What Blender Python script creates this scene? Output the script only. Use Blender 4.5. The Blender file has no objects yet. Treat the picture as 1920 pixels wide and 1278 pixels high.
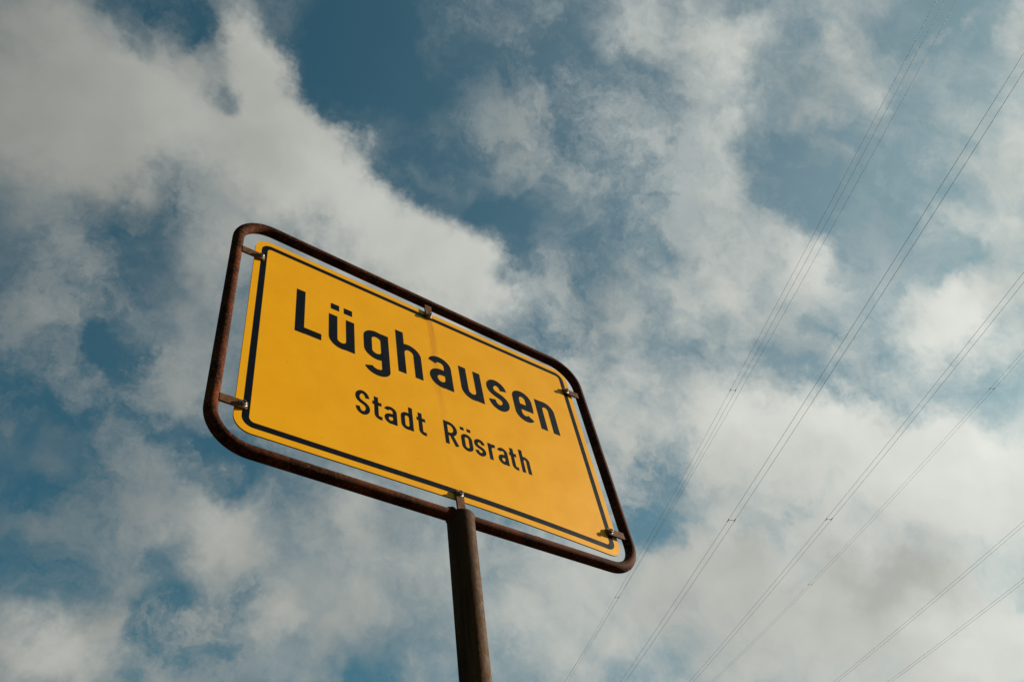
import bpy, bmesh, math, random
from mathutils import Vector, Matrix

random.seed(7)
scene = bpy.context.scene

# ------------------------------------------------------------------ camera
CAM_HEIGHT = 1.0
PLATE_CENTRE = Vector((0.0, 0.0, CAM_HEIGHT + 1.46458))
CAM_POS = PLATE_CENTRE + Vector((-0.86688, -1.21593, -1.46458))
cam_data = bpy.data.cameras.new('camera')
cam_data.sensor_width = 36.0
cam_data.lens = 29.295
cam_data.clip_start = 0.05
cam_data.clip_end = 6000.0
cam = bpy.data.objects.new('camera', cam_data)
scene.collection.objects.link(cam)
right = Vector((0.8050049, -0.5806879, -0.1215268))
up = Vector((-0.3676268, -0.6490290, 0.6660420))
back = Vector((-0.4656369, -0.4914905, -0.7359479))
cam.matrix_world = Matrix((
    (right.x, up.x, back.x, CAM_POS.x),
    (right.y, up.y, back.y, CAM_POS.y),
    (right.z, up.z, back.z, CAM_POS.z),
    (0, 0, 0, 1)))
scene.camera = cam

# ------------------------------------------------------------------ exposure
vs = scene.view_settings
vs.view_transform = 'Standard'
vs.look = 'None'
vs.exposure = 0.74
vs.gamma = 1.0
vs.use_curve_mapping = False

# ------------------------------------------------------------------ sun
SUN_EL = math.radians(24.0)
SUN_AZ = math.radians(-16.5)          # from +X towards +Y
SUN_DIR = Vector((math.cos(SUN_EL) * math.cos(SUN_AZ), math.cos(SUN_EL) * math.sin(SUN_AZ), math.sin(SUN_EL)))
sun_data = bpy.data.lights.new('sun', 'SUN')
sun_data.energy = 5.0
sun_data.angle = math.radians(0.55)
sun_data.color = (1.0, 0.91, 0.75)
sun = bpy.data.objects.new('sun', sun_data)
sun.rotation_euler = (-SUN_DIR).to_track_quat('-Z', 'Y').to_euler()
sun.location = (20, -8, 15)
scene.collection.objects.link(sun)


# ------------------------------------------------------------------ node helper
class Nodes:
    """Small builder: values and sockets go in, sockets come out."""
    def __init__(self, tree):
        self.t = tree

    def new(self, kind, **props):
        n = self.t.nodes.new(kind)
        for k, v in props.items():
            setattr(n, k, v)
        return n

    def put(self, sock, v):
        if hasattr(v, 'is_output'):
            self.t.links.new(v, sock)
        else:
            sock.default_value = v

    def math(self, op, a, b=None, c=None, clamp=False):
        n = self.new('ShaderNodeMath', operation=op, use_clamp=clamp)
        for i, v in enumerate((a, b, c)):
            if v is not None:
                self.put(n.inputs[i], v)
        return n.outputs[0]

    def vec(self, op, a, b=None, scale=None):
        n = self.new('ShaderNodeVectorMath', operation=op)
        self.put(n.inputs[0], a)
        if b is not None:
            self.put(n.inputs[1], b)
        if scale is not None:
            self.put(n.inputs['Scale'], scale)
        return n.outputs['Value'] if op in ('DOT_PRODUCT', 'LENGTH') else n.outputs[0]

    def noise(self, v, scale, detail=4.0, rough=0.5, lac=2.0, dist=0.0, colour=False):
        n = self.new('ShaderNodeTexNoise')
        if v is not None:
            self.put(n.inputs['Vector'], v)
        n.inputs['Scale'].default_value = scale
        n.inputs['Detail'].default_value = detail
        n.inputs['Roughness'].default_value = rough
        n.inputs['Lacunarity'].default_value = lac
        n.inputs['Distortion'].default_value = dist
        return n.outputs['Color' if colour else 'Fac']

    def step(self, v, lo, hi, a=0.0, b=1.0, smooth=True):
        n = self.new('ShaderNodeMapRange', interpolation_type='SMOOTHSTEP' if smooth else 'LINEAR')
        self.put(n.inputs['Value'], v)
        for nm, x in (('From Min', lo), ('From Max', hi), ('To Min', a), ('To Max', b)):
            self.put(n.inputs[nm], x)
        return n.outputs['Result']

    def mix(self, f, a, b, blend='MIX'):
        n = self.new('ShaderNodeMix', data_type='RGBA', blend_type=blend, clamp_factor=True)
        self.put(n.inputs['Factor'], f)
        self.put(n.inputs['A'] if False else n.inputs[6], a)
        self.put(n.inputs[7], b)
        return n.outputs[2]

    def mapping(self, v, loc=(0, 0, 0), rot=(0, 0, 0), scale=(1, 1, 1), kind='POINT'):
        n = self.new('ShaderNodeMapping', vector_type=kind)
        self.put(n.inputs['Vector'], v)
        n.inputs['Location'].default_value = loc
        n.inputs['Rotation'].default_value = rot
        n.inputs['Scale'].default_value = scale
        return n.outputs[0]


# ------------------------------------------------------------------ sky and clouds
# Every cloud bank is given by where it stands in the sky: azimuth and
# elevation of its middle, its two half-widths (radians), the tilt of its long
# axis from the horizontal, and how much cloud it adds or, negative, clears away.
COVER_BANKS = [
    (0.822, 0.789, 0.6244, 0.5387, -0.17, 0.49), (1.726, 1.048, 0.1541, 0.0896, 0.47, 0.72), (1.508, 1.022, 0.1061, 0.0617, 0.43, 0.42), (1.634, 0.961, 0.0836, 0.049, 0.53, 0.32),
    (1.372, 1.162, 0.0456, 0.0564, -0.01, 0.75), (1.235, 1.099, 0.0648, 0.0743, -0.33, 0.62), (1.129, 1.032, 0.0915, 0.0706, -0.53, 0.64), (0.958, 0.972, 0.1084, 0.0628, -0.55, 0.66),
    (0.872, 0.91, 0.076, 0.0445, -0.66, 0.4), (1.287, 1.019, 0.0694, 0.0533, 0.23, 0.15), (1.564, 1.155, 0.032, 0.0277, -0.02, -0.6), (1.423, 1.088, 0.0188, 0.0224, 0.38, -0.42),
    (1.622, 1.115, 0.0134, 0.03, 0.92, -0.3), (1.462, 0.946, 0.0806, 0.026, 0.36, -0.15), (1.334, 0.97, 0.0625, 0.0269, 0.17, -0.25), (1.073, 1.158, 0.0688, 0.1062, 0.48, -1.15),
    (1.025, 1.215, 0.0698, 0.0329, 0.03, -0.3), (1.152, 1.189, 0.0347, 0.0443, 0.15, -0.35), (0.921, 1.111, 0.096, 0.0776, -0.42, -0.45), (0.779, 0.997, 0.1003, 0.0528, -0.38, -0.8),
    (0.629, 0.967, 0.0689, 0.0682, -0.33, -0.25), (0.867, 1.19, 0.1067, 0.0393, -0.12, -0.2), (0.576, 1.149, 0.084, 0.051, -0.39, -0.18), (0.658, 1.063, 0.1168, 0.072, -0.65, -0.3),
    (0.471, 1.017, 0.0552, 0.0768, -0.81, -0.22), (0.47, 1.103, 0.0541, 0.0402, -0.48, -0.15), (0.865, 1.03, 0.0163, 0.0368, 0.3, 0.42), (0.723, 1.066, 0.0186, 0.0482, -0.42, 0.25),
    (0.593, 1.077, 0.054, 0.017, 0.32, 0.25), (0.667, 1.026, 0.0493, 0.0278, -1.33, 0.2), (0.556, 1.005, 0.0371, 0.0243, -0.4, 0.12), (0.755, 0.884, 0.0574, 0.0382, -0.75, -0.2),
    (0.264, 1.088, 0.0874, 0.0409, -0.83, 0.52), (0.287, 0.998, 0.0466, 0.0461, -0.63, 0.26), (0.324, 0.941, 0.0359, 0.0639, -0.93, 0.22), (0.324, 0.849, 0.071, 0.0441, -1.01, 0.52),
    (0.301, 0.996, 0.0527, 0.0521, -0.62, 0.12), (0.201, 1.004, 0.0284, 0.0308, -0.71, -0.3), (0.551, 0.91, 0.0683, 0.0436, -0.39, -0.2), (0.409, 1.04, 0.048, 0.0351, -0.53, -0.15),
    (0.044, 0.956, 0.0495, 0.0462, -1.19, 0.22), (0.006, 0.904, 0.0356, 0.0319, -0.88, 0.25), (0.103, 0.898, 0.0506, 0.0315, -1.29, 0.18), (0.252, 0.87, 0.0372, 0.058, -0.81, -0.75),
    (0.198, 0.795, 0.0641, 0.064, -0.47, -0.62), (0.067, 0.844, 0.0397, 0.0394, -0.22, -0.25), (-0.079, 0.895, 0.0408, 0.0322, -0.37, -0.3), (0.122, 0.987, 0.0275, 0.0329, -0.79, -0.18),
    (-0.059, 0.873, 0.0081, 0.0178, -1.2, 0.3), (-0.124, 0.834, 0.034, 0.0596, -0.99, 0.6), (0.033, 0.749, 0.0607, 0.0655, -0.4, 0.5), (0.105, 0.747, 0.0448, 0.0334, -0.73, 0.22),
    (0.151, 0.717, 0.0303, 0.0282, -0.68, -0.3), (0.451, 0.799, 0.1026, 0.0553, -0.81, 0.4), (0.314, 0.78, 0.0464, 0.0294, -1.01, 0.4), (0.537, 0.798, 0.0247, 0.0376, -0.03, -0.3),
    (0.565, 0.745, 0.0247, 0.0157, -0.35, -0.2), (0.762, 0.833, 0.0765, 0.0383, -0.65, -0.45), (0.657, 0.827, 0.057, 0.0318, -0.65, -0.1), (0.328, 0.696, 0.0499, 0.0357, -0.52, -0.3),
    (0.253, 0.716, 0.0484, 0.041, -0.59, -0.28), (0.362, 0.676, 0.0224, 0.0239, -0.49, 0.35), (0.31, 0.633, 0.0321, 0.0292, -0.51, -0.3), (0.221, 0.658, 0.0512, 0.04, -0.59, 0.68),
    (0.14, 0.654, 0.0579, 0.0554, -0.66, 0.55), (0.29, 0.618, 0.0262, 0.0202, -0.52, 0.25), (0.202, 0.6, 0.035, 0.0165, -0.19, -0.18), (0.249, 0.585, 0.0251, 0.0141, -0.54, -0.1),
    (0.369, 0.649, 0.0611, 0.0155, -0.56, -0.32), (0.298, 0.598, 0.0365, 0.0115, -0.51, -0.15), (0.567, 0.673, 0.0725, 0.0497, -0.61, 0.3), (0.445, 0.602, 0.1513, 0.0448, -0.51, 0.75),
    (0.275, 0.514, 0.1265, 0.0659, -0.48, 0.8), (0.412, 0.398, 0.1783, 0.0944, -0.35, 0.6), (0.345, 0.337, 0.0726, 0.0593, -0.35, 0.25), (0.626, 0.482, 0.1269, 0.0965, -0.26, 0.48),
    (0.482, 0.548, 0.0403, 0.0149, -0.1, -0.3), (0.413, 0.543, 0.0331, 0.0103, -0.22, -0.15), (0.576, 0.535, 0.0298, 0.0149, 0.04, -0.2), (0.507, 0.473, 0.0344, 0.013, 0.1, -0.22),
    (0.654, 0.642, 0.0368, 0.0558, -0.54, -0.4), (0.684, 0.58, 0.0275, 0.0362, -0.25, -0.22), (0.648, 0.719, 0.0438, 0.0378, -0.29, -0.05), (1.035, 0.569, 0.1199, 0.0645, -0.06, 0.36),
    (0.794, 0.503, 0.0844, 0.0748, -0.18, 0.25), (0.857, 0.627, 0.0563, 0.0368, -0.15, -0.18), (1.094, 0.619, 0.066, 0.0477, -0.01, 0.1), (1.057, 0.485, 0.0931, 0.0332, -0.06, 0.08),
    (0.885, 0.464, 0.0358, 0.0334, -0.14, -0.12), (1.561, 0.841, 0.0398, 0.028, 0.01, -0.26), (1.442, 0.791, 0.0583, 0.0521, 0.09, -0.45), (1.485, 0.734, 0.0559, 0.0337, 0.09, -0.32),
    (1.568, 0.773, 0.0432, 0.0166, 0.37, -0.22), (1.418, 0.712, 0.0628, 0.0345, 0.23, -0.3), (1.583, 0.798, 0.024, 0.0166, 0.4, 0.1), (1.346, 0.844, 0.045, 0.1073, 0.04, 0.22),
    (1.621, 0.859, 0.0383, 0.033, 0.47, 0.12), (1.271, 0.678, 0.0517, 0.0262, -0.16, -0.35), (1.504, 0.627, 0.0339, 0.0186, 0.05, -0.3), (1.435, 0.662, 0.061, 0.0225, 0.21, -0.12),
    (1.277, 0.621, 0.0591, 0.0353, -0.08, 0.48), (1.389, 0.624, 0.0466, 0.0336, 0.17, 0.22), (1.486, 0.597, 0.0427, 0.0321, 0.22, 0.18), (1.357, 0.583, 0.0156, 0.0166, 0.13, -0.18),
    (1.406, 0.523, 0.0514, 0.0327, 0.62, 0.35), (1.43, 0.475, 0.0609, 0.0402, 0.12, 0.75), (1.379, 0.532, 0.0251, 0.0187, 0.12, 0.2), (1.285, 0.55, 0.0694, 0.0335, 0.16, -0.24),
    (1.335, 0.498, 0.0256, 0.0264, 0.08, -0.28), (1.317, 0.526, 0.0367, 0.027, 0.08, -0.2), (1.195, 0.532, 0.0225, 0.0251, 0.02, 0.32), (1.112, 0.549, 0.0702, 0.0344, -0.02, 0.1),
    (1.137, 0.521, 0.0755, 0.0277, -0.18, 0.18), (1.246, 0.476, 0.0696, 0.0212, 0.03, 0.3), (1.065, 0.679, 0.0739, 0.0305, -0.28, 0.06),
]
THIN_BANKS = [
    (0.822, 0.789, 0.6088, 0.4987, -0.17, 0.33), (1.298, 0.522, 0.0793, 0.0487, 0.07, 0.2), (0.651, 0.629, 0.0675, 0.0797, -0.28, 0.2), (1.074, 1.17, 0.0773, 0.089, 0.4, -0.33),
    (0.594, 1.058, 0.1347, 0.0833, -0.54, 0.14), (0.779, 0.997, 0.0941, 0.0497, -0.38, -0.32), (0.891, 1.122, 0.079, 0.0762, -0.1, -0.15), (1.48, 0.807, 0.1543, 0.1591, 0.32, 0.16),
    (0.182, 0.868, 0.1361, 0.1421, -0.7, -0.06), (0.475, 0.549, 0.2731, 0.1895, -0.37, 0.22), (0.389, 0.357, 0.119, 0.0456, -0.34, 0.3), (1.256, 0.992, 0.0876, 0.036, 0.2, 0.1),
    (1.3, 0.533, 0.1058, 0.0599, 0.08, 0.22), (0.779, 0.997, 0.0692, 0.0373, -0.21, -0.1), (0.643, 0.627, 0.0612, 0.0857, -0.28, -0.1), (0.215, 0.797, 0.0652, 0.0582, -0.65, -0.1),
]
TONE_BANKS = [
    (1.156, 1.055, 0.0816, 0.067, -0.5, 0.14), (0.97, 0.966, 0.093, 0.0566, -0.58, 0.2), (1.382, 1.166, 0.0388, 0.0435, 0.36, 0.12), (1.615, 0.948, 0.1089, 0.0768, 0.5, -0.06),
    (1.796, 1.052, 0.0743, 0.0702, 0.73, -0.08), (1.547, 1.074, 0.084, 0.0654, 0.49, -0.02), (1.428, 0.485, 0.0519, 0.0406, 0.12, 0.5), (1.274, 0.625, 0.039, 0.0289, 0.09, 0.1),
    (0.409, 0.448, 0.0566, 0.0354, -0.37, -0.32), (0.47, 0.405, 0.078, 0.0426, -0.32, -0.22), (0.602, 0.506, 0.0639, 0.0462, -0.28, -0.1), (0.722, 0.462, 0.094, 0.0673, -0.21, -0.06),
    (0.221, 0.658, 0.0563, 0.04, -0.59, 0.14), (0.442, 0.633, 0.1025, 0.0362, -0.56, 0.2), (0.234, 0.532, 0.0766, 0.0603, -0.52, 0.16), (0.356, 0.373, 0.0565, 0.0307, -0.36, 0.06),
    (0.307, 0.777, 0.0339, 0.0299, -0.56, 0.12), (0.287, 1.104, 0.0696, 0.0331, -0.65, 0.06), (0.051, 0.92, 0.0628, 0.054, -0.84, -0.1), (0.15, 0.895, 0.0598, 0.0452, -0.74, -0.14),
    (0.865, 1.03, 0.015, 0.0307, 0.21, 0.15), (1.409, 0.627, 0.0766, 0.0334, 0.18, -0.05), (1.098, 0.531, 0.0934, 0.0568, -0.03, -0.02),
]
WARP_BIG = 0.1
WARP_SMALL = 0.13
COVER_BASE = 0.14
BILLOW = 0.5
WISP = 0.75
PUFF = 0.42
COVER_LO = 0.1
COVER_HI = 1.02
CLOUD_DIM = 3.15
CLOUD_BRIGHT = 7.75
VEIL = 0.3
THIN_BASE = 0.05
CLOUD_TINT = (1.0, 1.025, 0.95)
SKY_TINT = (0.37, 0.945, 0.82)


world = bpy.data.worlds.new('World')
scene.world = world
world.use_nodes = True
wt = world.node_tree
wt.nodes.clear()
N = Nodes(wt)


def bank_field(v, banks, start):
    acc = start
    for az, el, a, b, tilt, amp in banks:
        c = Vector((math.cos(el) * math.cos(az), math.cos(el) * math.sin(az), math.sin(el)))
        e = Vector((math.sin(az), -math.cos(az), 0))         # to the right along the horizon
        u = e.cross(c) * -1
        if u.z < 0:
            u = -u
        t1 = e * math.cos(tilt) + u * math.sin(tilt)
        t2 = c.cross(t1)
        rot = Matrix((t1, t2, c)).transposed().to_euler()
        # the vanishing share of acc makes the banks evaluate one after the other (keeps the shader's stack small)
        vk = N.new('ShaderNodeVectorMath', operation='MULTIPLY_ADD')
        N.put(vk.inputs[0], acc if hasattr(acc, 'is_output') else (acc, acc, acc))
        vk.inputs[1].default_value = (1e-9, 1e-9, 1e-9)
        N.put(vk.inputs[2], v)
        m = N.mapping(vk.outputs[0], c, rot, (a, b, 0.7), 'TEXTURE')
        g = N.math('POWER', 0.36788, N.vec('DOT_PRODUCT', m, m))
        acc = N.math('MULTIPLY_ADD', g, amp, acc)
    return acc


direction = N.new('ShaderNodeTexCoord').outputs['Generated']
# ragged edges: the banks are read through a bent direction
w1 = N.vec('SUBTRACT', N.noise(direction, 3.4, 3.0, 0.5, colour=True), (0.5, 0.5, 0.5))
w2 = N.vec('SUBTRACT', N.noise(direction, 11.0, 5.0, 0.62, colour=True), (0.5, 0.5, 0.5))
bent = N.vec('ADD', direction, N.vec('SCALE', w1, scale=WARP_BIG))
bent = N.vec('ADD', bent, N.vec('SCALE', w2, scale=WARP_SMALL))

cover = bank_field(bent, COVER_BANKS, COVER_BASE)
soft = N.vec('ADD', direction, N.vec('SCALE', w2, scale=0.05))
billow = N.noise(soft, 6.5, 7.0, 0.56)
wisp = N.noise(N.vec('ADD', N.mapping(direction, rot=(0.35, 0.2, 0.9), scale=(1.0, 1.7, 1.0)), N.vec('SCALE', w2, scale=0.10)), 17.0, 5.0, 0.6)
# towards the sun the air and the clouds both grow brighter, and the cloud is more broken up
sunward = N.vec('DOT_PRODUCT', direction, tuple(SUN_DIR))
glow = N.step(sunward, 0.0, 0.93, 0.0, 1.0, smooth=False)
cover = N.math('MULTIPLY_ADD', N.math('SUBTRACT', billow, 0.5), N.math('MULTIPLY_ADD', glow, 0.4, BILLOW), cover)
# rounded heads of the heaped clouds
vor = N.new('ShaderNodeTexVoronoi', feature='F1')
N.put(vor.inputs['Vector'], N.vec('ADD', direction, N.vec('SCALE', w2, scale=0.07)))
vor.inputs['Scale'].default_value = 9.0
vor.inputs['Detail'].default_value = 1.0
vor.inputs['Roughness'].default_value = 0.55
puff = N.math('SUBTRACT', 0.5, vor.outputs['Distance'])
cover = N.math('MULTIPLY_ADD', puff, PUFF, cover)
cover = N.math('MULTIPLY_ADD', N.math('SUBTRACT', wisp, 0.5), N.math('MULTIPLY_ADD', glow, WISP, 0.12), cover)
density = N.step(cover, COVER_LO, COVER_HI)
# a thin, fibrous veil of higher cloud over the blue
fibre_v = N.vec('ADD', N.mapping(direction, rot=(0.5, -0.3, 0.7), scale=(1.0, 1.35, 1.0)), N.vec('SCALE', w2, scale=0.15))
fibre = N.noise(fibre_v, 8.5, 7.0, 0.62)
thin = N.math('MULTIPLY', bank_field(bent, THIN_BANKS, THIN_BASE), N.step(fibre, 0.38, 0.70, 0.10, 1.7), clamp=True)
density = N.math('SUBTRACT', 1.0, N.math('MULTIPLY', N.math('SUBTRACT', 1.0, density), N.math('SUBTRACT', 1.0, thin)))
relief = N.math('SUBTRACT', N.noise(N.vec('ADD', soft, N.vec('SCALE', tuple(SUN_DIR), scale=-0.035)), 6.5, 3.0, 0.5), N.noise(N.vec('ADD', soft, N.vec('SCALE', tuple(SUN_DIR), scale=0.035)), 6.5, 3.0, 0.5))
tone = bank_field(bent, TONE_BANKS, 0.0)
lum = N.step(glow, 0.0, 1.0, CLOUD_DIM, CLOUD_BRIGHT, smooth=False)
fluff = N.math('ADD', N.math('MULTIPLY', relief, 0.45), N.math('MULTIPLY', N.math('SUBTRACT', billow, 0.5), 0.4))
lum = N.math('MULTIPLY', lum, N.math('ADD', N.math('ADD', tone, fluff), 1.0))
cloud_col = N.vec('SCALE', CLOUD_TINT, scale=lum)

sky = N.new('ShaderNodeTexSky', sky_type='NISHITA', sun_disc=False)
sky.sun_elevation = SUN_EL
sky.sun_rotation = math.pi / 2 - SUN_AZ
sky.altitude = 200.0
sky.air_density = 1.0
sky.dust_density = 0.6
sky.ozone_density = 1.6
SKY_STRENGTH = 0.05
blue = N.vec('MULTIPLY', sky.outputs[0], SKY_TINT)
# thin veil that fills the blue towards the sun
veil = N.math('MULTIPLY', N.math('POWER', glow, 3.0), VEIL)
bg_col = N.mix(density, N.mix(veil, blue, cloud_col), cloud_col)
bg = N.new('ShaderNodeBackground')
N.put(bg.inputs['Color'], bg_col)
bg.inputs['Strength'].default_value = SKY_STRENGTH
wo = N.new('ShaderNodeOutputWorld')
wt.links.new(bg.outputs[0], wo.inputs['Surface'])
world.cycles.sampling_method = 'MANUAL'
world.cycles.sample_map_resolution = 256
scene.cycles.use_adaptive_sampling = True
scene.cycles.adaptive_threshold = 0.007
scene.cycles.adaptive_min_samples = 8

# ------------------------------------------------------------------ materials
def material(name):
    m = bpy.data.materials.new(name)
    m.use_nodes = True
    t = m.node_tree
    bsdf = t.nodes['Principled BSDF']
    n = Nodes(t)
    co = n.new('ShaderNodeTexCoord').outputs['Object']
    return m, n, bsdf, co


def bump(n, bsdf, height, strength, dist):
    b = n.new('ShaderNodeBump')
    b.inputs['Strength'].default_value = strength
    b.inputs['Distance'].default_value = dist
    n.put(b.inputs['Height'], height)
    n.t.links.new(b.outputs[0], bsdf.inputs['Normal'])


def make_rust(name, dark, mid, light, scale=1.0, rough=0.8):
    m, n, bsdf, co = material(name)
    big = n.noise(co, 14 * scale, 5, 0.6)
    fine = n.noise(co, 160 * scale, 6, 0.7)
    grain = n.noise(co, 620 * scale, 3, 0.6)
    c = n.mix(n.step(big, 0.38, 0.62), dark, mid)
    c = n.mix(n.step(n.noise(co, 4.5 * scale, 4, 0.55), 0.35, 0.65, 0.0, 0.55), c, dark)
    c = n.mix(n.step(fine, 0.46, 0.74, 0.0, 0.75), c, light)
    c = n.mix(n.step(grain, 0.55, 0.75, 0, 0.6), c, dark)
    n.put(bsdf.inputs['Base Color'], c)
    n.put(bsdf.inputs['Roughness'], n.step(fine, 0.3, 0.7, rough - 0.12, rough + 0.1))
    bsdf.inputs['Specular IOR Level'].default_value = 0.05
    bump(n, bsdf, n.math('ADD', n.math('MULTIPLY', fine, 0.6), n.math('MULTIPLY', grain, 0.5)), 0.5, 0.0012)
    return m


MAT = {}
MAT['rust_tube'] = make_rust('rusty tube', (0.020, 0.006, 0.0028, 1), (0.098, 0.026, 0.009, 1), (0.25, 0.078, 0.026, 1))
MAT['rust_clip'] = make_rust('rusty clip', (0.095, 0.040, 0.018, 1), (0.20, 0.098, 0.047, 1), (0.30, 0.165, 0.088, 1), 1.6, 0.7)
MAT['weld'] = make_rust('rusty weld', (0.03, 0.014, 0.008, 1), (0.08, 0.035, 0.018, 1), (0.13, 0.06, 0.03, 1), 1.5)

# post: weathered galvanised steel turning brown, pitted
m, n, bsdf, co = material('weathered post')
runs = n.noise(n.mapping(co, scale=(30, 30, 2.2)), 1.0, 5, 0.6)
spots = n.noise(co, 70, 6, 0.68)
c = n.mix(n.step(runs, 0.35, 0.65), (0.028, 0.012, 0.005, 1), (0.125, 0.062, 0.026, 1))
c = n.mix(n.step(spots, 0.52, 0.72), c, (0.07, 0.032, 0.016, 1))
# browner under the welded joint at the top
sepz = n.new('ShaderNodeSeparateXYZ'); n.put(sepz.inputs[0], co)
c = n.mix(n.math('MULTIPLY', n.step(sepz.outputs[2], 1.75, 2.08), n.step(runs, 0.3, 0.7, 0.5, 1.0)), c, (0.052, 0.022, 0.010, 1))
n.put(bsdf.inputs['Base Color'], c)
n.put(bsdf.inputs['Roughness'], n.step(spots, 0.3, 0.7, 0.6, 0.85))
bsdf.inputs['Specular IOR Level'].default_value = 0.05
ham = n.new('ShaderNodeTexVoronoi'); n.put(ham.inputs['Vector'], co); ham.inputs['Scale'].default_value = 95
bump(n, bsdf, n.math('ADD', n.math('MULTIPLY', ham.outputs[0], 0.5), n.math('MULTIPLY', spots, 0.9)), 0.45, 0.0015)
MAT['post'] = m

# yellow reflective sheeting with faint mottling, dust and one rust run under the upper clip
m, n, bsdf, co = material('yellow sheeting')
mott = n.noise(co, 9, 6, 0.6)
grain = n.noise(co, 420, 3, 0.6)
c = n.mix(n.step(mott, 0.3, 0.7), (0.82, 0.36, 0.000, 1), (0.86, 0.392, 0.0, 1))
c = n.mix(n.step(grain, 0.42, 0.75, 0.0, 0.45), c, (0.66, 0.262, 0.0, 1))
sp = n.new('ShaderNodeSeparateXYZ'); n.put(sp.inputs[0], co)
wob = n.math('MULTIPLY', n.math('SUBTRACT', n.noise(n.mapping(co, scale=(0.0, 7.0, 0.0)), 1.0, 3, 0.5), 0.5), 0.022)
run_x = n.math('ABSOLUTE', n.math('SUBTRACT', n.math('SUBTRACT', sp.outputs[0], 0.008), wob))
run = n.math('MULTIPLY', n.step(run_x, 0.002, 0.016, 1.0, 0.0), n.step(sp.outputs[1], -0.16, 0.32, 0.06, 0.85, smooth=False))
run = n.math('MULTIPLY', run, n.step(sp.outputs[1], 0.312, 0.33, 1.0, 0.0))
run = n.math('MULTIPLY', run, n.step(n.noise(n.mapping(co, scale=(160, 5, 1)), 1.0, 4, 0.6), 0.3, 0.65, 0.35, 1.0))
c = n.mix(run, c, (0.52, 0.17, 0.015, 1))
speck = n.new('ShaderNodeTexVoronoi'); n.put(speck.inputs['Vector'], co); speck.inputs['Scale'].default_value = 26
c = n.mix(n.step(speck.outputs[0], 0.02, 0.045, 0.6, 0.0), c, (0.22, 0.09, 0.01, 1))
n.put(bsdf.inputs['Base Color'], c)
n.put(bsdf.inputs['Roughness'], n.step(mott, 0.3, 0.7, 0.39, 0.45))
bsdf.inputs['Specular IOR Level'].default_value = 0.16
bsdf.inputs['Metallic'].default_value = 0.055     # metallised beads under the yellow film
bump(n, bsdf, n.math('ADD', n.math('MULTIPLY', n.noise(co, 26, 3, 0.5), 1.0), n.math('MULTIPLY', grain, 0.05)), 0.12, 0.002)
MAT['yellow'] = m

m, n, bsdf, co = material('black film')
dust = n.noise(co, 60, 6, 0.65)
n.put(bsdf.inputs['Base Color'], n.mix(n.step(dust, 0.4, 0.75), (0.0015, 0.0015, 0.003, 1), (0.004, 0.004, 0.006, 1)))
n.put(bsdf.inputs['Roughness'], n.step(dust, 0.3, 0.7, 0.30, 0.37))
bsdf.inputs['Specular IOR Level'].default_value = 0.16
MAT['black'] = m

m, n, bsdf, co = material('plate edge')
n.put(bsdf.inputs['Base Color'], n.mix(n.noise(co, 80, 4), (0.008, 0.008, 0.008, 1), (0.025, 0.023, 0.02, 1)))
bsdf.inputs['Roughness'].default_value = 0.6
MAT['plate_edge'] = m

m, n, bsdf, co = material('bolt steel')
d = n.noise(co, 300, 4, 0.6)
n.put(bsdf.inputs['Base Color'], n.mix(n.step(d, 0.45, 0.7), (0.27, 0.24, 0.21, 1), (0.09, 0.045, 0.024, 1)))
n.put(bsdf.inputs['Metallic'], n.step(d, 0.45, 0.7, 0.9, 0.2))
bsdf.inputs['Roughness'].default_value = 0.42
MAT['bolt'] = m

m, n, bsdf, co = material('weathered cable')
n.put(bsdf.inputs['Base Color'], n.mix(n.noise(co, 3, 3), (0.09, 0.093, 0.096, 1), (0.15, 0.153, 0.156, 1)))
bsdf.inputs['Roughness'].default_value = 0.6
MAT['cable'] = m

m, n, bsdf, co = material('flaked paint')
n.put(bsdf.inputs['Base Color'], n.mix(n.noise(co, 900, 3), (0.42, 0.36, 0.30, 1), (0.62, 0.58, 0.52, 1)))
bsdf.inputs['Roughness'].default_value = 0.7
MAT['flake'] = m

m, n, bsdf, co = material('verge grass')
a_ = n.noise(co, 0.35, 6, 0.6)
b_ = n.noise(co, 9, 6, 0.7)
c = n.mix(n.step(a_, 0.35, 0.65), (0.050, 0.044, 0.018, 1), (0.075, 0.060, 0.026, 1))
c = n.mix(n.step(b_, 0.45, 0.7), c, (0.095, 0.072, 0.036, 1))
zz = n.new('ShaderNodeSeparateXYZ'); n.put(zz.inputs[0], co)
added_wood = n.mix(n.step(n.noise(co, 0.09, 6, 0.65), 0.4, 0.65), (0.012, 0.020, 0.008, 1), (0.035, 0.042, 0.016, 1))  # dark woodland colour for the added, unseen hills
c = n.mix(n.step(zz.outputs[2], 3.0, 8.0), c, added_wood)
n.put(bsdf.inputs['Base Color'], c)
bsdf.inputs['Roughness'].default_value = 0.9
bsdf.inputs['Specular IOR Level'].default_value = 0.1
bump(n, bsdf, b_, 0.8, 0.05)
MAT['grass'] = m


# ------------------------------------------------------------------ mesh helpers
def link(name, me, mats, parent=None, matrix=None, smooth=False):
    o = bpy.data.objects.new(name, me)
    scene.collection.objects.link(o)
    if not me.materials:
        for mm in (mats if isinstance(mats, (list, tuple)) else [mats]):
            me.materials.append(MAT[mm])
    if parent:
        o.parent = parent
    if matrix is not None:
        o.matrix_local = matrix
    if smooth:
        for p in me.polygons:
            p.use_smooth = True
    return o


def mesh(name, verts, faces):
    me = bpy.data.meshes.new(name)
    me.from_pydata([tuple(v) for v in verts], [], faces)
    me.update()
    return me


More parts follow.
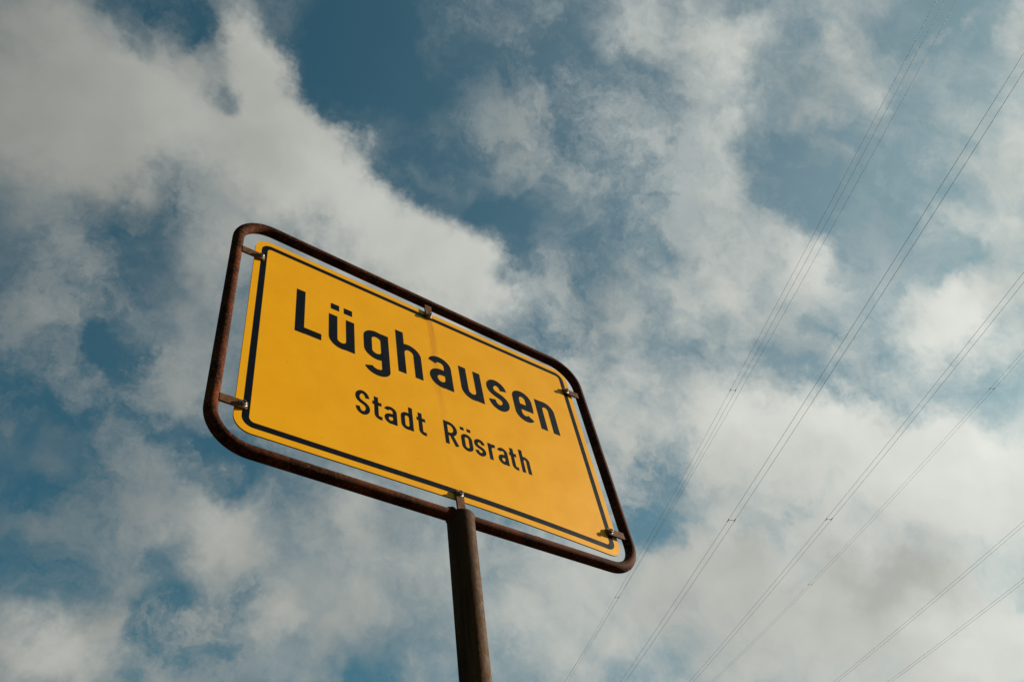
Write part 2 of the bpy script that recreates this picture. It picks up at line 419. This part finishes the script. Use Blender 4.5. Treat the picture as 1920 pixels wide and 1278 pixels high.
def sweep(path, r, sides, closed=False, ref=None, jitter=0.0):
    """Round tube along a polyline."""
    n = len(path)
    verts, faces = [], []
    for i, p in enumerate(path):
        a = path[(i - 1) % n] if closed or i else p
        b = path[(i + 1) % n] if closed or i < n - 1 else p
        t = (b - a).normalized()
        x = (ref or Vector((0, 0, 1)))
        x = (x - t * x.dot(t)).normalized()
        y = t.cross(x)
        rr = r * (1 + random.uniform(-jitter, jitter))
        for k in range(sides):
            w = 2 * math.pi * k / sides
            verts.append(p + x * (rr * math.cos(w)) + y * (rr * math.sin(w)))
    m_ = n if closed else n - 1
    for i in range(m_):
        j = (i + 1) % n
        for k in range(sides):
            l = (k + 1) % sides
            faces.append((i * sides + k, i * sides + l, j * sides + l, j * sides + k))
    if not closed:
        faces.append(tuple(range(sides - 1, -1, -1)))
        faces.append(tuple((n - 1) * sides + k for k in range(sides)))
    return verts, faces


def rounded_rect(hx, hy, r, seg=12):
    pts = []
    for cx, cy, a0 in ((hx - r, hy - r, 0), (-hx + r, hy - r, 90), (-hx + r, -hy + r, 180), (hx - r, -hy + r, 270)):
        for k in range(seg + 1):
            a = math.radians(a0 + 90 * k / seg)
            pts.append((cx + r * math.cos(a), cy + r * math.sin(a)))
    return pts


def rounded_quad(corners, r, seg=12):
    """Outline of a not quite square quad, anticlockwise from its upper right corner, corners rounded."""
    pts = []
    n = len(corners)
    for i in range(n):
        p, a, c = Vector(corners[i]), Vector(corners[i - 1]), Vector(corners[(i + 1) % n])
        d1, d2 = (a - p).normalized(), (c - p).normalized()
        half = math.acos(max(-1, min(1, d1.dot(d2)))) / 2
        mid = p + (d1 + d2).normalized() * (r / math.sin(half))
        s0 = p + d1 * (r / math.tan(half)) - mid
        s1 = p + d2 * (r / math.tan(half)) - mid
        a0 = math.atan2(s0.y, s0.x)
        da = (math.atan2(s1.y, s1.x) - a0) % (2 * math.pi)
        for k in range(seg + 1):
            w = a0 + da * k / seg
            pts.append((mid.x + r * math.cos(w), mid.y + r * math.sin(w)))
    return pts


def prism(outline, z0, z1):
    n = len(outline)
    v = [(x, y, z0) for x, y in outline] + [(x, y, z1) for x, y in outline]
    f = [tuple(range(n, 2 * n)), tuple(range(n - 1, -1, -1))]
    f += [(i, (i + 1) % n, n + (i + 1) % n, n + i) for i in range(n)]
    return v, f


# ------------------------------------------------------------------ ground
bm = bmesh.new()
bmesh.ops.create_grid(bm, x_segments=120, y_segments=120, size=2500)
for v in bm.verts:
    d = math.hypot(v.co.x, v.co.y)
    az = math.atan2(v.co.y, v.co.x)
    v.co.z = 0 if d < 80 else 1.2 * math.sin(v.co.x * 0.006 + 1) * math.cos(v.co.y * 0.005) * min(1, (d - 80) / 300)
    if d > 330:      # unseen wooded hills, added to hold back low skylight
        rise = min(1.0, (d - 330) / 420)
        v.co.z += (150 + 30 * math.sin(3 * az + 0.6) + 16 * math.sin(7 * az)) * rise * rise * (3 - 2 * rise)
me = bpy.data.meshes.new('ground'); bm.to_mesh(me); bm.free()
ground = link('ground', me, 'grass', smooth=True)
ground['kind'] = 'structure'

# ------------------------------------------------------------------ town sign
# plate axes: x to the right, y up in the plate, z towards the viewer; the plate
# leans back by three and a half degrees on its upright post
px = Vector((0.9999836, 0.0, 0.0057258))
py = Vector((-0.0057148, 0.0621458, 0.9980507))
pz = Vector((-0.0003558, -0.9980671, 0.0621448))
JOINT = Vector((0.0212, -0.0197, -0.3814))
base = Vector((PLATE_CENTRE.x + JOINT.x, PLATE_CENTRE.y + JOINT.y, 0.0))
sign = bpy.data.objects.new('town_sign', None)
sign.empty_display_size = 0.2
sign.location = base
scene.collection.objects.link(sign)
sign['label'] = 'yellow town name sign with black lettering in a rusty tube frame on a round post'
sign['category'] = 'sign'
rel = PLATE_CENTRE - base
PM = Matrix(((px.x, py.x, pz.x, rel.x), (px.y, py.y, pz.y, rel.y), (px.z, py.z, pz.z, rel.z), (0, 0, 0, 1)))

# post: round tube up to the frame, rim rounded over the joint
R_POST = 0.0303
top = PLATE_CENTRE.z + JOINT.z + 0.0060
prof = [(-0.02, R_POST)] + [(top * k / 40, R_POST) for k in range(41)]
prof = prof[:-1] + [(top - 0.006, R_POST), (top - 0.0025, R_POST - 0.0012), (top - 0.0006, R_POST - 0.0035), (top, R_POST - 0.007), (top + 0.0008, 0.012), (top + 0.001, 0.001)]
SEG = 56
vv, ff = [], []
for z, r in prof:
    for k in range(SEG):
        a = 2 * math.pi * k / SEG
        vv.append((r * math.cos(a), r * math.sin(a), z))
for i in range(len(prof) - 1):
    for k in range(SEG):
        l = (k + 1) % SEG
        ff.append((i * SEG + k, i * SEG + l, (i + 1) * SEG + l, (i + 1) * SEG + k))
ff.append(tuple((len(prof) - 1) * SEG + k for k in range(SEG)))
ff.append(tuple(range(SEG - 1, -1, -1)))
post = link('post', mesh('post', vv, ff), 'post', sign, smooth=True)

# frame: one bent tube all round the plate
FX, FY, FZ, R_TUBE = 0.5440, 0.3825, -0.0045, 0.01385
loop = [Vector((x, y, FZ)) for x, y in rounded_quad([(0.5437, 0.3815), (-0.5447, 0.3985), (-0.5440, -0.3840), (0.5437, -0.3835)], 0.088, 14)]
path = []
for i, p in enumerate(loop):
    q = loop[(i + 1) % len(loop)]
    path.append(p)
    if (q - p).length > 0.1:
        for k in range(1, 24):
            path.append(p.lerp(q, k / 24))
vv, ff = sweep(path, R_TUBE, 24, True, Vector((0, 0, 1)))
frame = link('frame_tube', mesh('frame_tube', vv, ff), 'rust_tube', sign, PM, True)

# weld beads where the frame enters the post
for s in (-1, 1):
    xw = JOINT.x - 0.0026 + s * (R_POST - 0.0015)
    ring = []
    for k in range(28):
        a = 2 * math.pi * k / 28
        ring.append(Vector((xw + 0.0012 * math.sin(3 * a + s) - s * 0.006 * abs(math.cos(a)) ** 2, -FY + (R_TUBE + 0.001) * math.sin(a), FZ + (R_TUBE + 0.001) * math.cos(a))))
    vv, ff = sweep(ring, 0.0042, 8, True, Vector((1, 0.01, 0)), 0.14)
    link('weld_bead', mesh('weld_bead', vv, ff), 'weld', frame, smooth=True)

# two flakes of old paint on the lower frame tube
for fx, fs in ((0.222, 0.0030), (0.2285, 0.0022)):
    pts = []
    for k in range(7):
        a = 2 * math.pi * k / 7
        rr = fs * random.uniform(0.6, 1.25)
        pts.append((fx + rr * math.cos(a), rr * math.sin(a)))
    vv, ff = [], []
    for (x, y) in pts:
        ang = math.radians(38) + y / R_TUBE
        vv.append((x, -FY + (R_TUBE + 0.0005) * math.sin(ang), FZ + (R_TUBE + 0.0005) * math.cos(ang)))
    for (x, y) in pts:
        ang = math.radians(38) + y / R_TUBE
        vv.append((x, -FY + (R_TUBE - 0.0004) * math.sin(ang), FZ + (R_TUBE - 0.0004) * math.cos(ang)))
    k = len(pts)
    ff = [tuple(range(k))] + [(i, i + k, (i + 1) % k + k, (i + 1) % k) for i in range(k)]
    link('paint_flake', mesh('paint_flake', vv, ff), 'flake', frame)

# plate
PW, PH = 0.5, 0.34


def bow_point(x, y):
    if y < 0:
        t = max(0.0, (x - 0.06) / 0.44)
        s_ = max(0.0, (-x - 0.05) / 0.45)
        y += (0.003 - 0.0165 * t ** 1.6 - 0.004 * s_) * min(1.0, -y / 0.31)
    return (x, y)


def bow(pts):
    """The plate's lower edge is not quite straight: it hangs a little at the right-hand end."""
    out_ = []
    n = len(pts)
    for i in range(n):
        p, q = pts[i], pts[(i + 1) % n]
        m_ = max(1, int(math.hypot(q[0] - p[0], q[1] - p[1]) / 0.03))
        for k in range(m_):
            x, y = p[0] + (q[0] - p[0]) * k / m_, p[1] + (q[1] - p[1]) * k / m_
            out_.append(bow_point(x, y))
    return out_


out = bow(rounded_rect(PW, PH, 0.040, 12))
vv, ff = prism(out, -0.003, 0.0)
me = mesh('sign_plate', vv, ff)
me.materials.append(MAT['yellow']); me.materials.append(MAT['plate_edge'])
for p in me.polygons:
    p.material_index = 0 if p.normal.z > 0.5 else 1
plate = link('sign_plate', me, 'yellow', sign, PM)

# black border line
o1 = rounded_rect(PW - 0.0165, PH - 0.0165, 0.026, 12)
o2 = rounded_rect(PW - 0.0315, PH - 0.0315, 0.012, 12)
d1_, d2_ = [], []
for i in range(len(o1)):                    # the two outlines are cut at the same steps
    j = (i + 1) % len(o1)
    m_ = max(1, int(math.hypot(o1[j][0] - o1[i][0], o1[j][1] - o1[i][1]) / 0.03))
    for k in range(m_):
        d1_.append((o1[i][0] + (o1[j][0] - o1[i][0]) * k / m_, o1[i][1] + (o1[j][1] - o1[i][1]) * k / m_))
        d2_.append((o2[i][0] + (o2[j][0] - o2[i][0]) * k / m_, o2[i][1] + (o2[j][1] - o2[i][1]) * k / m_))


o1 = [bow_point(*p) for p in d1_]
o2 = [bow_point(*p) for p in d2_]
k = len(o1)
vv = [(x, y, 0.0002) for x, y in o1] + [(x, y, 0.0002) for x, y in o2]
ff = [(i, (i + 1) % k, (i + 1) % k + k, i + k) for i in range(k)]
link('border_line', mesh('border_line', vv, ff), 'black', plate)


# ---- lettering: each glyph is a set of pen strokes of even width, box W x H
def arc(cx, cy, rx, ry, a0, a1, n=14):
    return [(cx + rx * math.cos(math.radians(a0 + (a1 - a0) * i / n)), cy + ry * math.sin(math.radians(a0 + (a1 - a0) * i / n))) for i in range(n + 1)]


def spline(pts, n=10):
    out = []
    P = [pts[0]] + list(pts) + [pts[-1]]
    for i in range(1, len(P) - 2):
        p0, p1, p2, p3 = P[i - 1], P[i], P[i + 1], P[i + 2]
        for k in range(n):
            t = k / n
            out.append(tuple(0.5 * (2 * b + (c - a) * t + (2 * a - 5 * b + 4 * c - d) * t * t + (3 * b - a - 3 * c + d) * t ** 3) for a, b, c, d in zip(p0, p1, p2, p3)))
    out.append(tuple(pts[-1]))
    return out


def glyph(ch, W, H, X, D, w):
    """Strokes (lists of points) for a letter; H cap height, X x-height, D descender, w pen width."""
    h = w / 2
    rx = (W - w) / 2                      # pen radius across
    ry = rx * 1.02
    ov = w * 0.06                         # round letters overshoot a little
    S = []
    if ch == 'L':
        S = [[(h, H), (h, 0)], [(h, h * 1.08), (W, h * 1.08)]]
    elif ch in 'uü':
        S = [[(h, X), (h, h + ry - ov)] + arc(W / 2, h + ry - ov, rx, ry, 180, 352)[1:], [(W - h, X), (W - h, 0)]]
        if ch == 'ü':
            S += [[(h * 0.45, H - h), (h * 0.45 + w, H - h)], [(W - h * 0.45 - w, H - h), (W - h * 0.45, H - h)]]
    elif ch in 'nh':
        S = [[(h, X if ch == 'n' else H), (h, 0)], arc(W / 2, X - h - ry + ov, rx, ry, 172, 0) + [(W - h, 0)]]
    elif ch == 'o' or ch == 'ö':
        S = [[(h, X - h - ry + ov), (h, h + ry - ov)] + arc(W / 2, h + ry - ov, rx, ry, 180, 360)[1:] + arc(W / 2, X - h - ry + ov, rx, ry, 0, 180)]
        if ch == 'ö':
            S += [[(h * 0.2, H - h), (h * 0.2 + w, H - h)], [(W - h * 0.2 - w, H - h), (W - h * 0.2, H - h)]]
    elif ch == 'd':
        S = [[(W - h, H), (W - h, 0)], arc(W / 2, h + ry - ov, rx, ry, 352, 180) + arc(W / 2, X - h - ry + ov, rx, ry, 180, 8)]
    elif ch == 'g':
        lo = X * 0.09
        S = [arc(W / 2, lo + h + ry * 0.9, rx, ry * 0.9, 352, 180) + arc(W / 2, X - h - ry * 0.9 + ov, rx, ry * 0.9, 180, 8),
             [(W - h, X), (W - h, -D + h + ry * 0.75)] + arc(W / 2, -D + h + ry * 0.75, rx, ry * 0.75, 360, 190)[1:]]
    elif ch == 'a':
        bh = X * 0.60                     # height of the bowl
        b = (bh - w) / 2
        S = [[(W - h, 0), (W - h, X - h - ry * 0.88 + ov)] + arc(W / 2, X - h - ry * 0.88 + ov, rx, ry * 0.88, 0, 170)[1:],
             [(W - h, bh - h), (W / 2, bh - h)] + arc(W / 2, h + b - ov / 2, rx, b, 90, 350, 26)[1:]]
    elif ch == 'e':
        mid = X * 0.47
        S = [[(h, mid), (W - h * 0.1, mid)],
             [(W - h, mid), (W - h, X - h - ry + ov)] + arc(W / 2, X - h - ry + ov, rx, ry, 0, 180)[1:] + arc(W / 2, h + ry - ov, rx, ry, 180, 326)]
    elif ch in 'sS':
        T = X if ch == 's' else H
        q = T - w
        f = lambda x, y: (h + x * (W - w), h + y * q)
        S = [spline([f(1.0, 0.76), f(0.93, 0.88), f(0.76, 0.975), f(0.5, 1.015), f(0.24, 0.97), f(0.05, 0.86), f(0.0, 0.74), f(0.06, 0.625), f(0.26, 0.545), f(0.5, 0.495),
                     f(0.76, 0.44), f(0.95, 0.355), f(1.01, 0.25), f(0.95, 0.13), f(0.76, 0.03), f(0.5, -0.015), f(0.22, 0.03), f(0.06, 0.125), f(-0.01, 0.25)])]
    elif ch == 't':
        st = W * 0.40
        r = w * 0.85
        S = [[(st, X * 1.29), (st, h + r)] + arc(st + r, h + r, r, r, 180, 268)[1:] + [(W, h)], [(0, X - h), (W * 0.98, X - h)]]
    elif ch == 'r':
        S = [[(h, X), (h, 0)], arc(h + W * 0.62, X - h - W * 0.52, W * 0.62, W * 0.52, 178, 82)]
    elif ch == 'R':
        bt = H * 0.45                     # underside of the bowl
        b = (H - w - bt + h) / 2
        S = [[(h, H), (h, 0)], [(h, H - h), (W - h - b * 0.9, H - h)] + arc(W - h - b * 0.9, H - h - b, b * 0.9, b, 90, -90)[1:] + [(h, H - h - 2 * b)],
             [(W * 0.50, H - h - 2 * b), (W - h * 0.9, 0)]]
    return S


def stroke_mesh(strokes, w, z):
    vv, ff = [], []
    for si, pts in enumerate(strokes):
        P = [Vector(p) for p in pts]
        P = [p for i, p in enumerate(P) if i == 0 or (p - P[i - 1]).length > 1e-6]
        zz = z + si * 0.00004
        b0 = len(vv)
        closed = (P[0] - P[-1]).length < 1e-5
        if closed:
            P = P[:-1]
        n = len(P)
        for i in range(n):
            if closed:
                a, b = P[i - 1], P[(i + 1) % n]
            else:
                a, b = P[max(i - 1, 0)], P[min(i + 1, n - 1)]
            d1 = (P[i] - a).normalized() if (P[i] - a).length else None
            d2 = (b - P[i]).normalized() if (b - P[i]).length else None
            t = ((d1 or d2) + (d2 or d1)).normalized()
            nrm = Vector((-t.y, t.x))
            k = 1.0
            if d1 and d2:
                k = 1 / max(0.5, math.sqrt(max(0.05, (1 + d1.dot(d2)) / 2)))
            vv.append((P[i].x + nrm.x * w / 2 * k, P[i].y + nrm.y * w / 2 * k, zz))
            vv.append((P[i].x - nrm.x * w / 2 * k, P[i].y - nrm.y * w / 2 * k, zz))
        for i in range(n if closed else n - 1):
            j = (i + 1) % n
            ff.append((b0 + 2 * i, b0 + 2 * i + 1, b0 + 2 * j + 1, b0 + 2 * j))
    return vv, ff


def write(line, y0, H, X, D, w):
    for ch, x0, x1, dy in line:
        st = glyph(ch, (x1 - x0), H, X, D, w)
        vv, ff = stroke_mesh(st, w, 0.0002)
        vv = [(x + x0, y + y0 + dy, z) for x, y, z in vv]
        me = mesh('letter', vv, ff)
        bmx = bmesh.new(); bmx.from_mesh(me)
        for f in bmx.faces:
            f.normal_update()
            if f.normal.z < 0:
                f.normal_flip()
        bmx.to_mesh(me); bmx.free()
        link('letter', me, 'black', plate)


# (letter, left, right, how far it sits off the line)
write([('L', -0.3855, -0.318, -0.0015), ('ü', -0.299, -0.2295, -0.001), ('g', -0.204, -0.133, 0.001), ('h', -0.109, -0.037, 0.002), ('a', -0.0145, 0.0555, 0.005),
       ('u', 0.082, 0.1515, 0.006), ('s', 0.1695, 0.2370, 0.0065), ('e', 0.2565, 0.3230, 0.0045), ('n', 0.3375, 0.4035, -0.0005)], 0.029, 0.1655, 0.1195, 0.048, 0.0230)
write([('S', -0.2315, -0.1955, -0.0045), ('t', -0.188, -0.164, -0.003), ('a', -0.158, -0.125, -0.003), ('d', -0.114, -0.0815, -0.0015), ('t', -0.0705, -0.0465, -0.0015),
       ('R', 0.006, 0.0435, 0.001), ('ö', 0.0535, 0.086, 0), ('s', 0.0915, 0.1235, -0.0005), ('r', 0.133, 0.157, 0), ('a', 0.161, 0.192, -0.001), ('t', 0.1985, 0.2205, -0.0045), ('h', 0.231, 0.2605, -0.0035)],
      -0.1665, 0.077, 0.0555, 0.02, 0.0107)

# clips: short flat straps from the tube onto the plate, a cap screw through each
CL, CWID, CT = 0.058, 0.0215, 0.0048
o_ = [(-CL / 2, -CWID / 2), (CL / 2 - 0.006, -CWID / 2)] + [(CL / 2 - 0.006 + 0.006 * math.sin(math.radians(a)), -CWID / 2 + 0.006 - 0.006 * math.cos(math.radians(a))) for a in (20, 45, 70, 90)]
o_ += [(x, -y) for x, y in reversed(o_)]
bm = bmesh.new()
vs_ = [bm.verts.new((x, y, 0)) for x, y in o_]
f_ = bm.faces.new(vs_)
ex = bmesh.ops.extrude_face_region(bm, geom=[f_])
bmesh.ops.translate(bm, verts=[g for g in ex['geom'] if isinstance(g, bmesh.types.BMVert)], vec=(0, 0, CT))
bmesh.ops.recalc_face_normals(bm, faces=bm.faces)
bmesh.ops.bevel(bm, geom=[e for e in bm.edges], offset=0.0007, segments=2, affect='EDGES', profile=0.5)
clip_me = bpy.data.meshes.new('clip'); bm.to_mesh(clip_me); bm.free()

# cap screw: collar, knurled round head with a six-lobed socket
prof = [(0.0084, 0.0), (0.0084, 0.0010), (0.0078, 0.0014), (0.0058, 0.0015), (0.0058, 0.0060), (0.0050, 0.0070), (0.0035, 0.0071), (0.0035, 0.0040), (0.0005, 0.0038)]
S_ = 30
vv, ff = [], []
for i, (r, z) in enumerate(prof):
    for k in range(S_):
        a = 2 * math.pi * k / S_
        rr = r
        if i in (6, 7):
            rr = r * (1 + 0.16 * math.cos(6 * a))
        if i in (3, 4):
            rr = r * (1 + 0.018 * (k % 2))
        vv.append((rr * math.cos(a), rr * math.sin(a), z))
for i in range(len(prof) - 1):
    for k in range(S_):
        l = (k + 1) % S_
        ff.append((i * S_ + k, i * S_ + l, (i + 1) * S_ + l, (i + 1) * S_ + k))
ff.append(tuple((len(prof) - 1) * S_ + k for k in range(S_)))
screw_me = mesh('cap_screw', vv, ff)

CZ = 0.0016
for cx, cy, ang in ((-0.4755, 0.2545, 0), (-0.4755, -0.2745, 0), (0.4660, 0.2440, 180), (0.4660, -0.2800, 180), (0.0045, 0.3085, 270), (0.0190, -0.3120, 90)):
    a = math.radians(ang)
    u = Vector((math.cos(a), math.sin(a), 0))
    c_ = Vector((cx, cy, CZ)) - u * (CL / 2)
    roll = random.uniform(-0.03, 0.03)
    cm = PM @ Matrix.Translation(c_) @ Matrix.Rotation(a, 4, 'Z') @ Matrix.Rotation(roll, 4, 'X')
    clip = link('clip', clip_me, 'rust_clip', sign, cm)
    link('cap_screw', screw_me, 'bolt', clip, Matrix.Translation((CL / 2 - 0.0105, 0, CT - 0.0002)) @ Matrix.Rotation(random.uniform(0, 3), 4, 'Z'))

# ------------------------------------------------------------------ overhead power line
AL = 1.0904021
LD = Vector((math.cos(AL), math.sin(AL), 0))
LN = Vector((math.sin(AL), -math.cos(AL), 0))
SLOPE, SAG = 0.0684023, 0.00040721


def wire(q, z0, extra=0.0):
    pts = []
    for k in range(0, 101):
        s = -90 + 3.1 * k
        pts.append(CAM_POS + LN * q + LD * s + Vector((0, 0, z0 + (SLOPE + extra) * s + SAG * s * s)))
    return pts


def sag_point(q, z0, s):
    return CAM_POS + LN * q + LD * s + Vector((0, 0, z0 + SLOPE * s + SAG * s * s))


R_WIRE = 0.0077
BUNDLES = [
    (26.0955, 35.5038, [38.3, 70.8], 'cable pair crossing the sky leftmost, with two spacers, beside a thin single wire'),
    (20.8294, 22.9797, [35.8], 'second cable pair from the left, widest apart at the right edge of the sky'),
    (29.9635, 25.6371, [40.1], 'third cable pair from the left, meeting the right edge above the picture middle'),
    (51.4951, 39.3546, [41.8, 77.3], 'faint cable pair, fourth from the left, with spacers at both ends of its run'),
    (43.4269, 24.8271, [], 'second lowest cable pair, in the lower right corner of the sky'),
    (46.4727, 23.4961, [], 'lowest and rightmost cable pair, cutting the lower right corner'),
]

for q, z0, spacers, label in BUNDLES:
    root = bpy.data.objects.new('power_cable_pair', None)
    root.location = sag_point(q, z0, 0)
    scene.collection.objects.link(root)
    root['label'] = label
    root['category'] = 'power cable'
    root['group'] = 'cable pairs of the overhead power line'
    for off in (-0.2, 0.2):
        vv, ff = sweep([p - root.location for p in wire(q + off, z0)], R_WIRE, 6)
        link('cable', mesh('cable', vv, ff), 'cable', root, smooth=True)
    for s in spacers:
        a, b = sag_point(q - 0.2, z0, s) - root.location, sag_point(q + 0.2, z0, s) - root.location
        vv, ff = sweep([a, a.lerp(b, 0.5), b], 0.011, 8)
        sp_ = mesh('spacer', vv, ff)
        so = link('spacer', sp_, 'cable', root)
        for e in (a, b):
            vv, ff = sweep([e - LD * 0.13, e - LD * 0.07, e + LD * 0.07, e + LD * 0.13], 0.021, 8)
            link('clamp', mesh('clamp', vv, ff), 'cable', so)
vv, ff = sweep(wire(31.6814, 41.7365, 0.0066244), 0.0085, 6)
ew = link('power_cable', mesh('power_cable', vv, ff), 'cable', smooth=True)
ew['label'] = 'thin single wire just right of the leftmost cable pair in the sky'
ew['category'] = 'power cable'
